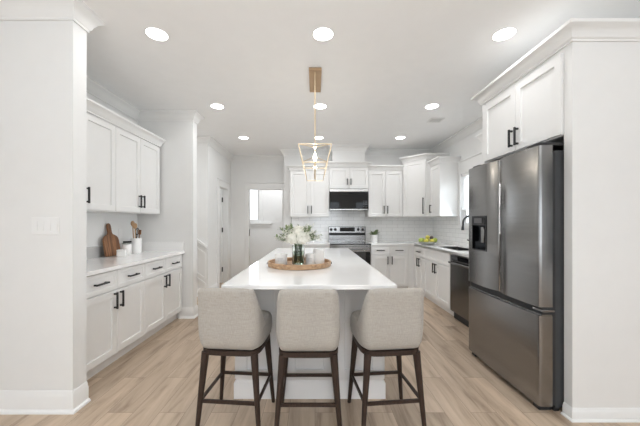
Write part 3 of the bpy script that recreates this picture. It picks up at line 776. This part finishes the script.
# ================================================================== PENDANT
t = thing('pendant_lantern', 'long brass open frame lantern hanging over the island', 'pendant light', (0, 3.13, 2.05), 0)
obj('canopy', B((-0.06, 0.065, -0.30, 0.19, 0.745, 0.7698), bev=0.003), 'brass_plate', t)
zt, zb_ = 0.0, -0.23; yn, yf = -0.38, 0.44; wt, wb = 0.158, 0.098; s_ = 0.0065
for y in (-0.26, 0.15):
    bm = bmesh.new(); tube(bm, [(0, y, 0.004), (0, y, 0.746)], 0.006, 10); obj('rod', bm, 'brass', t)
bm = bmesh.new()
for y in (yn, yf):
    beam(bm, (-wt, y, zt), (wt, y, zt), s_); beam(bm, (-wb, y, zb_), (wb, y, zb_), s_)
for x in (-1, 1):
    beam(bm, (x*wt, yn, zt), (x*wt, yf, zt), s_); beam(bm, (x*wb, yn, zb_), (x*wb, yf, zb_), s_)
    for y in (yn, yf): beam(bm, (x*wt, y, zt), (x*wb, y, zb_), s_)
    beam(bm, (x*wt, yn, zt), (0, -0.26, zt), s_); beam(bm, (x*wt, yf, zt), (0, 0.15, zt), s_)
beam(bm, (0, yn, zb_), (0, yf, zb_), s_*1.3); beam(bm, (0, -0.27, zt), (0, 0.16, zt), s_)
obj('frame', bm, 'brass', t, smooth=False)
for y in (-0.22, 0.30):
    bm = bmesh.new(); tube(bm, [(0, y, zb_), (0, y, zb_+0.10)], 0.011, 12); cs = obj('candle_sleeve', bm, 'brass', t)
    bm = bmesh.new(); lathe(bm, [(0, 0), (0.010, 0.0), (0.017, 0.022), (0.018, 0.040), (0.010, 0.068), (0.003, 0.088), (0, 0.09)], 14, (0, y, zb_+0.101)); obj('bulb', bm, 'bulb', cs)
for y in (-0.22, 0.30):
    l = bpy.data.lights.new('bulb_light', 'POINT'); l.energy = 1.6; l.color = (1.0, 0.9, 0.76); l.shadow_soft_size = 0.02
    o = bpy.data.objects.new('bulb_light', l); C.objects.link(o); o.parent = t; o.location = (0.0, y, zb_+0.215)

# ================================================================== RECESSED LIGHTS, VENT
def downlight(x, y, label):
    t = thing('recessed_light', label, 'ceiling light', (x, y, CEIL), 0, 'recessed round ceiling lights')
    bm = bmesh.new(); lathe(bm, [(0.0785, -0.0005), (0.088, -0.0005), (0.088, -0.003), (0.080, -0.007), (0.0785, -0.006), (0.0785, -0.0005)], 32); obj('trim_ring', bm, 'trim', t)
    bm = bmesh.new(); lathe(bm, [(0, -0.006), (0.078, -0.006)], 32); obj('lens', bm, 'emit', t)
    l = bpy.data.lights.new('recessed_lamp', 'AREA'); l.shape = 'DISK'; l.size = 0.14; l.energy = DOWN_W; l.color = (0.97, 0.98, 1.0)
    o = bpy.data.objects.new('recessed_lamp', l); C.objects.link(o); o.parent = t; o.location = (0, 0, -0.012)
    return t
rows = ((2.33, 'nearest row'), (3.77, 'middle row'), (5.16, 'farthest row'))
cols = ((-1.27, 'on the left of the'), (0.065, 'in the centre of the'), (1.52, 'on the right of the'))
for y, rn in rows:
    for x, cn in cols:
        downlight(x, y, 'round recessed ceiling light %s %s' % (cn, rn))
t = thing('ceiling_vent', 'small white slotted air vent in the ceiling above the sink run', 'vent', (1.78, 4.28, CEIL), 0)
obj('frame', B((-0.10, 0.10, -0.09, -0.07, -0.008, -0.0005), (-0.10, 0.10, 0.07, 0.09, -0.008, -0.0005), (-0.10, -0.08, -0.07, 0.07, -0.008, -0.0005), (0.08, 0.10, -0.07, 0.07, -0.008, -0.0005)), 'trim', t)
obj('backing', B((-0.08, 0.08, -0.07, 0.07, -0.002, -0.0005)), 'rubber', t)
bm = bmesh.new()
for k in range(5): beam(bm, (-0.08, -0.055+k*0.028, -0.005), (0.08, -0.055+k*0.028, -0.005), 0.017, 0.002)
obj('slats', bm, 'trim', t)

# ================================================================== SWITCH PLATE, OUTLET
t = thing('switch_plate', 'white four gang light switch plate on the left pier', 'light switch', (-1.855, 1.9995, 1.28), 0)
obj('plate', B((-0.095, 0.095, -0.006, 0, -0.06, 0.06), bev=0.002), 'trim', t)
for k in range(4):
    bm = bmesh.new(); cx = -0.069+k*0.046
    prism(bm, [(-0.0065, -0.033), (-0.0065, 0.033), (-0.0085, 0.033), (-0.011, -0.033)], cx-0.0165, cx+0.0165, axis='x'); obj('switch', bm, 'trim', t)
t = thing('wall_outlet', 'white electrical outlet on the alcove wall above the canisters', 'outlet', (XA+0.0005, 3.62, 1.17), PI/2)
obj('plate', B((-0.036, 0.036, -0.006, 0, -0.058, 0.058), bev=0.002), 'trim', t)
obj('socket', B((-0.016, 0.016, -0.008, -0.0062, -0.033, 0.033)), 'trim', t)

# ================================================================== ALCOVE COUNTER ITEMS
# paddle board leaning on the upstand
t = thing('cutting_board', 'dark wood paddle cutting board leaning against the alcove wall', 'cutting board', (-2.335, 3.41, ZC+0.001), PI/2)
pl = []
hw = 0.125; bh = 0.24
def arc(cx, cz, r, a0, a1, n=8): return [(cx+r*math.cos(a0+(a1-a0)*k/n), cz+r*math.sin(a0+(a1-a0)*k/n)) for k in range(n+1)]
pl += arc(-hw+0.02, 0.02, 0.02, PI, 1.5*PI); pl += arc(hw-0.02, 0.02, 0.02, 1.5*PI, 2*PI)
pl += arc(hw-0.06, bh-0.06, 0.06, 0, PI/2); pl += [(0.034, bh+0.012), (0.024, bh+0.035)]
pl += arc(0, bh+0.115, 0.028, -0.3, PI+0.3, 10)
pl += [(-0.024, bh+0.035), (-0.034, bh+0.012)]; pl += arc(-hw+0.06, bh-0.06, 0.06, PI/2, PI)
bm = bmesh.new(); prism(bm, pl, -0.009, 0.009, axis='y')
bmesh.ops.bevel(bm, geom=[e for e in bm.edges if abs(abs(e.verts[0].co.y)-0.009) < 1e-6 and abs(e.verts[0].co.y-e.verts[1].co.y) < 1e-6], offset=0.003, segments=2, affect='EDGES')
o = obj('blade', bm, 'board', t)
t.rotation_euler = (math.radians(-9.5), 0, PI/2)
t.location = (-2.3455, 3.375, ZC+0.0035)
t = thing('marble_box', 'small white square salt box beside the cutting board', 'box', (-2.235, 3.36, ZC+0.0005), math.radians(20))
obj('body', B((-0.045, 0.045, -0.045, 0.045, 0, 0.062), bev=0.004), 'white_cer', t)
obj('lid', B((-0.046, 0.046, -0.046, 0.046, 0.063, 0.078), bev=0.003), 'white_cer', t)
t = thing('canister', 'white round canister with a dark scoop behind the salt box', 'canister', (-2.31, 3.56, ZC+0.0005), 0)
bm = bmesh.new(); lathe(bm, [(0, 0), (0.048, 0), (0.052, 0.008), (0.052, 0.115), (0.046, 0.125), (0, 0.125)], 28); obj('body', bm, 'white_cer', t)
bm = bmesh.new(); lathe(bm, [(0.047, 0.1255), (0.047, 0.14), (0.040, 0.145), (0, 0.146)], 28); obj('lid', bm, 'glass', t)
bm = bmesh.new(); tube(bm, [(-0.045, 0, 0.152), (0.045, 0.02, 0.154)], 0.009, 10); obj('scoop', bm, 'black', t)
t = thing('utensil_crock', 'white ceramic crock full of cooking utensils on the alcove counter', 'crock', (-2.28, 3.70, ZC+0.0005), 0)
bm = bmesh.new(); lathe(bm, [(0, 0), (0.055, 0), (0.060, 0.006), (0.062, 0.19), (0.056, 0.192), (0.054, 0.186), (0.050, 0.02), (0, 0.018)], 28); obj('pot', bm, 'white_cer', t)
def utensil(name, label, dx, dy, lx, ly, L, kind, m):
    z0 = ZC+0.028
    bm = bmesh.new(); p0 = Vector((0, 0, 0)); d = Vector((lx, ly, 1)).normalized(); p1 = d*L
    tube(bm, [p0, p1], 0.006, 8)
    if kind == 'spoon':
        s = d.cross(Vector((0.7, -0.7, 0))).normalized(); u = s.cross(d)
        bmesh.ops.create_uvsphere(bm, u_segments=12, v_segments=8, radius=1, matrix=Matrix.Translation(p1+d*0.03) @ Matrix(((s.x, u.x, d.x, 0), (s.y, u.y, d.y, 0), (s.z, u.z, d.z, 0), (0, 0, 0, 1))) @ Matrix.Diagonal((0.023, 0.007, 0.036, 1)))
    elif kind == 'whisk':
        s = Vector((0.6, -0.8, 0))
        for q in range(4):
            ang = q*PI/4; v = Matrix.Rotation(ang, 3, d) @ d.cross(s).normalized()
            tube(bm, [p1+d*0.10*tt+v*0.024*math.sin(tt*PI*0.95) for tt in (0, .2, .4, .6, .8, 1)], 0.0022, 6)
            tube(bm, [p1+d*0.10*tt-v*0.024*math.sin(tt*PI*0.95) for tt in (0, .2, .4, .6, .8, 1)], 0.0022, 6)
    elif kind == 'flat':
        beam(bm, p1, p1+d*0.06, 0.04, 0.006)
    o = obj(name, bm, m); o.location = (-2.28+dx, 3.70+dy, z0)
    return tag(o, label, 'utensil', 'utensils in the crock')
utensil('wooden_spoon', 'pale wooden spoon standing at the left of the utensil crock', 0.01, -0.03, 0.02, -0.06, 0.29, 'spoon', 'woodspoon')
utensil('wooden_spoon', 'taller wooden spoon near the centre of the utensil crock', -0.02, -0.012, -0.02, -0.05, 0.32, 'spoon', 'woodspoon')
utensil('spatula', 'dark spatula in the middle of the utensil crock', 0.02, 0.008, 0.06, 0.03, 0.21, 'flat', 'board')
utensil('whisk', 'dark wire whisk leaning out to the right of the crock', -0.02, 0.010, 0.0, 0.17, 0.20, 'whisk', 'black')

# ================================================================== BACK COUNTER ITEMS
def leaf(bm, base, d, L, wd, curl=0.2):
    d = Vector(d).normalized(); s = d.cross(Vector((0, 0, 1)))
    if s.length < 0.1: s = Vector((1, 0, 0))
    s.normalize(); up = s.cross(d)
    mid = []; 
    for k in range(5):
        q = k/4; mid.append(base + d*L*q + up*(curl*L*math.sin(q*PI)*0.5) - Vector((0, 0, 1))*curl*L*q*q*0.6)
    ws = [0.15, 0.8, 1.0, 0.7, 0.02]
    Lf = [bm.verts.new(m_+s*wd*w_/2) for m_, w_ in zip(mid, ws)]; Rt = [bm.verts.new(m_-s*wd*w_/2) for m_, w_ in zip(mid, ws)]
    ce = [bm.verts.new(m_-up*wd*0.12*w_) for m_, w_ in zip(mid, ws)]
    for k in range(4):
        bm.faces.new((Lf[k], ce[k], ce[k+1], Lf[k+1])); bm.faces.new((ce[k], Rt[k], Rt[k+1], ce[k+1]))
t = thing('potted_plant', 'small leafy plant in a white pot right of the range', 'plant', (1.175, 5.76, ZC+0.0005), 0)
bm = bmesh.new(); lathe(bm, [(0, 0), (0.062, 0), (0.066, 0.005), (0.070, 0.15), (0.063, 0.15), (0.060, 0.13), (0, 0.13)], 28); obj('pot', bm, 'white_cer', t)
bm = bmesh.new()
for k in range(46):
    a = random.uniform(0, 2*PI); e = random.uniform(0.15, 1.2); r = random.uniform(0, 0.035)
    leaf(bm, Vector((r*math.cos(a), r*math.sin(a), 0.13+random.uniform(0, 0.03))), (math.cos(a)*math.cos(e), math.sin(a)*math.cos(e), math.sin(e)), random.uniform(0.08, 0.15), 0.042)
obj('foliage', bm, 'sage', t)

FB = Vector((2.02, 5.20, ZC+0.0005))
t = thing('fruit_bowl', 'wide shallow pale bowl holding lemons and green apples', 'bowl', FB, 0)
bm = bmesh.new(); lathe(bm, [(0, 0), (0.07, 0), (0.075, 0.004), (0.13, 0.022), (0.185, 0.050), (0.188, 0.054), (0.182, 0.054), (0.12, 0.028), (0.06, 0.012), (0, 0.010)], 36); obj('dish', bm, 'bowl', t)
def fruit(name, label, dx, dy, z, r, kind, m):
    bm = bmesh.new(); r *= 1.1
    if kind == 'lemon': prof = [(0, -1.22), (0.12, -1.15), (0.3, -0.98), (0.75, -0.6), (0.98, 0), (0.75, 0.6), (0.3, 0.98), (0.12, 1.15), (0, 1.22)]
    else: prof = [(0, -0.82), (0.3, -0.92), (0.75, -0.7), (1.0, -0.05), (0.9, 0.5), (0.5, 0.88), (0.2, 0.85), (0, 0.7)]
    lathe(bm, [(a*r, b_*r) for a, b_ in prof], 18)
    ax = {'lemon': (PI/2*0.93, 0, random.uniform(0, PI)), 'apple': (random.uniform(-.3, .3), random.uniform(-.3, .3), 0)}[kind]
    o = obj(name, bm, m); o.location = FB+Vector((dx, dy, z+0.008)); o.rotation_euler = ax
    if kind == 'apple':
        bm = bmesh.new(); tube(bm, [(0, 0, 0.7*r), (0.003, 0, 1.05*r)], 0.0022, 6); obj('stem', bm, 'board', o)
    return tag(o, label, 'fruit', 'fruit in the shallow bowl')
fruit('lemon', 'yellow lemon at the front left of the fruit bowl', -0.055, -0.075, 0.060, 0.036, 'lemon', 'lemon')
fruit('lemon', 'yellow lemon at the front right of the fruit bowl', 0.045, -0.085, 0.060, 0.036, 'lemon', 'lemon')
fruit('lemon', 'yellow lemon on top of the fruit pile', 0.0, 0.0, 0.122, 0.034, 'lemon', 'lemon')
fruit('green_apple', 'green apple at the left rim of the fruit bowl', -0.128, -0.01, 0.072, 0.036, 'apple', 'apple')
fruit('green_apple', 'green apple at the centre of the fruit bowl under the top lemon', -0.02, 0.012, 0.052, 0.036, 'apple', 'apple')
fruit('green_apple', 'green apple at the back left of the fruit bowl', -0.06, 0.085, 0.066, 0.036, 'apple', 'apple')
fruit('green_apple', 'green apple at the right rim of the fruit bowl', 0.125, -0.02, 0.072, 0.036, 'apple', 'apple')
fruit('lemon', 'yellow lemon at the back of the fruit bowl behind the dark plum', 0.035, 0.09, 0.066, 0.035, 'lemon', 'lemon')
fruit('plum', 'dark plum resting on the right of the fruit pile', 0.072, 0.005, 0.112, 0.030, 'apple', 'plum')

# ================================================================== TRAY, VASE, FLOWERS, CANDLES
TC = Vector((-0.14, 2.63, ZC+0.0005)); TZ = 0.012
t = thing('wooden_tray', 'round light wood tray at the centre of the island top', 'tray', TC, 0)
bm = bmesh.new(); lathe(bm, [(0, 0), (0.275, 0), (0.284, 0.004), (0.287, 0.040), (0.283, 0.044), (0.272, 0.044), (0.268, 0.040), (0.266, TZ), (0, TZ)], 56); obj('dish', bm, 'tray', t)
for sx in (-1, 1):
    bm = bmesh.new(); box(bm, sx*0.2885-0.003, sx*0.2885+0.003, -0.035, 0.035, 0.016, 0.032, bev=0.002); obj('handle_slot', bm, 'black', t)
VP = TC + Vector((-0.005, -0.10, TZ+0.0008))
t = thing('glass_vase', 'cut glass vase of water holding the white flowers on the tray', 'vase', VP, 0)
bm = bmesh.new(); prof = [(0, 0), (0.048, 0), (0.052, 0.006)]
for k in range(1, 20): prof.append((0.053+0.0018*(k % 2), 0.006+k*0.0085))
prof += [(0.055, 0.178), (0.055, 0.180), (0.050, 0.180)] + [(0.049, 0.17), (0.048, 0.02), (0.044, 0.014), (0, 0.013)]
lathe(bm, prof, 20); obj('glass', bm, 'glass', t)
bm = bmesh.new(); lathe(bm, [(0, 0.0145), (0.0435, 0.0150), (0.0475, 0.021), (0.0482, 0.125), (0, 0.125)], 20); obj('water', bm, glass('vase_water', (0.80, 0.88, 0.80)), t)
t = thing('flower_bouquet', 'full bouquet of white hydrangeas and wispy greenery in the glass vase', 'flowers', VP+Vector((0, 0, 0.02)), 0)
def hydrangea(c, R, nflo=70):
    bm = bmesh.new()
    for k in range(nflo):
        zq = 1-1.6*(k+0.5)/nflo; ph = k*2.39996; rr = math.sqrt(1-zq*zq)
        nrm = Vector((rr*math.cos(ph), rr*math.sin(ph), zq)); p = Vector(c) + nrm*R*random.uniform(0.9, 1.06)
        a = nrm.orthogonal().normalized(); b2 = nrm.cross(a); rot = random.uniform(0, PI)
        for q in range(4):
            an = rot+q*PI/2; e1 = a*math.cos(an)+b2*math.sin(an); e2 = -a*math.sin(an)+b2*math.cos(an); pr = R*0.28
            v = [bm.verts.new(p), bm.verts.new(p+e1*pr*0.6+e2*pr*0.42+nrm*0.002), bm.verts.new(p+e1*pr+nrm*0.004*random.random()), bm.verts.new(p+e1*pr*0.6-e2*pr*0.42+nrm*0.002)]
            bm.faces.new(v)
    bmesh.ops.create_icosphere(bm, subdivisions=2, radius=R*0.86, matrix=Matrix.Translation(c))
    return bm
for c, R in (((-0.045, -0.085, 0.225), 0.060), ((0.040, -0.095, 0.225), 0.062), ((0.0, -0.070, 0.270), 0.056), ((0.0, 0.02, 0.225), 0.05), ((-0.05, 0.04, 0.26), 0.034), ((0.06, 0.03, 0.265), 0.034)):
    obj('bloom', hydrangea(c, R), 'petal', t)
bm = bmesh.new()
for k in range(11):
    a = 2*PI*k/11; tube(bm, [(0.036*math.cos(a), 0.036*math.sin(a), 0.003), (0.026*math.cos(a+1.1), 0.026*math.sin(a+1.1), 0.08), (0.038*math.cos(a+2.2), 0.038*math.sin(a+2.2), 0.20)], 0.0042, 6)
obj('stems', bm, 'green', t)
bmL = bmesh.new(); bmF = bmesh.new()
for k in range(52):
    a = 2*PI*k/52+random.uniform(-.15, .15); e = random.uniform(0.12, 1.2); L = random.uniform(0.125, 0.185)
    c0 = Vector((0.03*math.cos(a), 0.03*math.sin(a), 0.18)); d = Vector((math.cos(a)*math.cos(e), math.sin(a)*math.cos(e), math.sin(e)*0.95))
    tube(bmL, [c0, c0+d*L*0.5, c0+d*L+Vector((0, 0, 0.01))], 0.0015, 5)
    for j in range(9 if not (math.sin(a) < -0.75 and e < 0.55) else 0):
        q = random.uniform(0.45, 1.05); p = c0+d*L*q
        dd = (d+Vector((random.uniform(-.9, .9), random.uniform(-.9, .9), random.uniform(-.6, .9)))).normalized()
        leaf(bmL, p, dd, random.uniform(0.025, 0.048), 0.016)
    for j in range(9):
        q = random.uniform(0.6, 1.12); p = c0+d*L*q+Vector((random.uniform(-.018, .018), random.uniform(-.018, .018), random.uniform(-.014, .02)))
        bmesh.ops.create_icosphere(bmF, subdivisions=1, radius=random.uniform(0.004, 0.008), matrix=Matrix.Translation(p) @ Matrix.Diagonal((1, 1, 0.7, 1)))
me_ = bpy.data.meshes.new('tmp'); bmF.to_mesh(me_); bmF.free()
k0 = len(bmL.faces); bmL.from_mesh(me_); bpy.data.meshes.remove(me_); bmL.faces.ensure_lookup_table()
for f in bmL.faces[k0:]: f.material_index = 1
gr = obj('greenery', bmL, 'sage', t); gr.data.materials.append(M['petal'])
def jar(name, label, dx, dy, r, h, m, lid=None, wick=False):
    t = thing(name, label, 'candle', TC+Vector((dx, dy, TZ+0.0008)), 0)
    bm = bmesh.new(); lathe(bm, [(0, 0), (r*0.94, 0), (r, 0.006), (r, h), (r-0.004, h), (r-0.005, h*0.82), (0, h*0.80)], 28); obj('vessel', bm, m, t)
    if wick:
        bm = bmesh.new(); tube(bm, [(0, 0, h*0.80), (0, 0, h*1.0)], 0.0018, 6); obj('wick', bm, 'black', t)
    if lid:
        bm = bmesh.new(); lathe(bm, [(r-0.002, h+0.0005), (r+0.002, h+0.001), (r+0.002, h+0.012), (0, h+0.013)], 28); obj('lid', bm, lid, t)
    bm = bmesh.new(); nseg = 12; a0 = -PI/2-0.5; rows_ = []
    for z_ in (h*0.30, h*0.68): rows_.append([bm.verts.new(((r+0.0008)*math.cos(a0+k/nseg), (r+0.0008)*math.sin(a0+k/nseg), z_)) for k in range(nseg+1)])
    for k in range(nseg): bm.faces.new((rows_[0][k], rows_[0][k+1], rows_[1][k+1], rows_[1][k]))
    return t, bm
M['label'] = mat('label_paper', (0.62, 0.61, 0.60), 0.6, noise=0.12, scale=120)
tj, bl_ = jar('candle_jar', 'short white candle jar with a pale label at the left of the tray', -0.165, -0.02, 0.055, 0.095, 'white_cer', wick=True); obj('label', bl_, 'label', tj)
tj, bl_ = jar('candle_jar', 'small white candle jar just right of the glass vase', 0.095, -0.03, 0.042, 0.095, 'white_cer'); obj('label', bl_, 'label', tj)
tj, bl_ = jar('ceramic_cup', 'tall plain white ceramic cup at the right of the tray', 0.175, 0.01, 0.052, 0.135, 'white_cer'); bl_.free(); tj['category'] = 'cup'
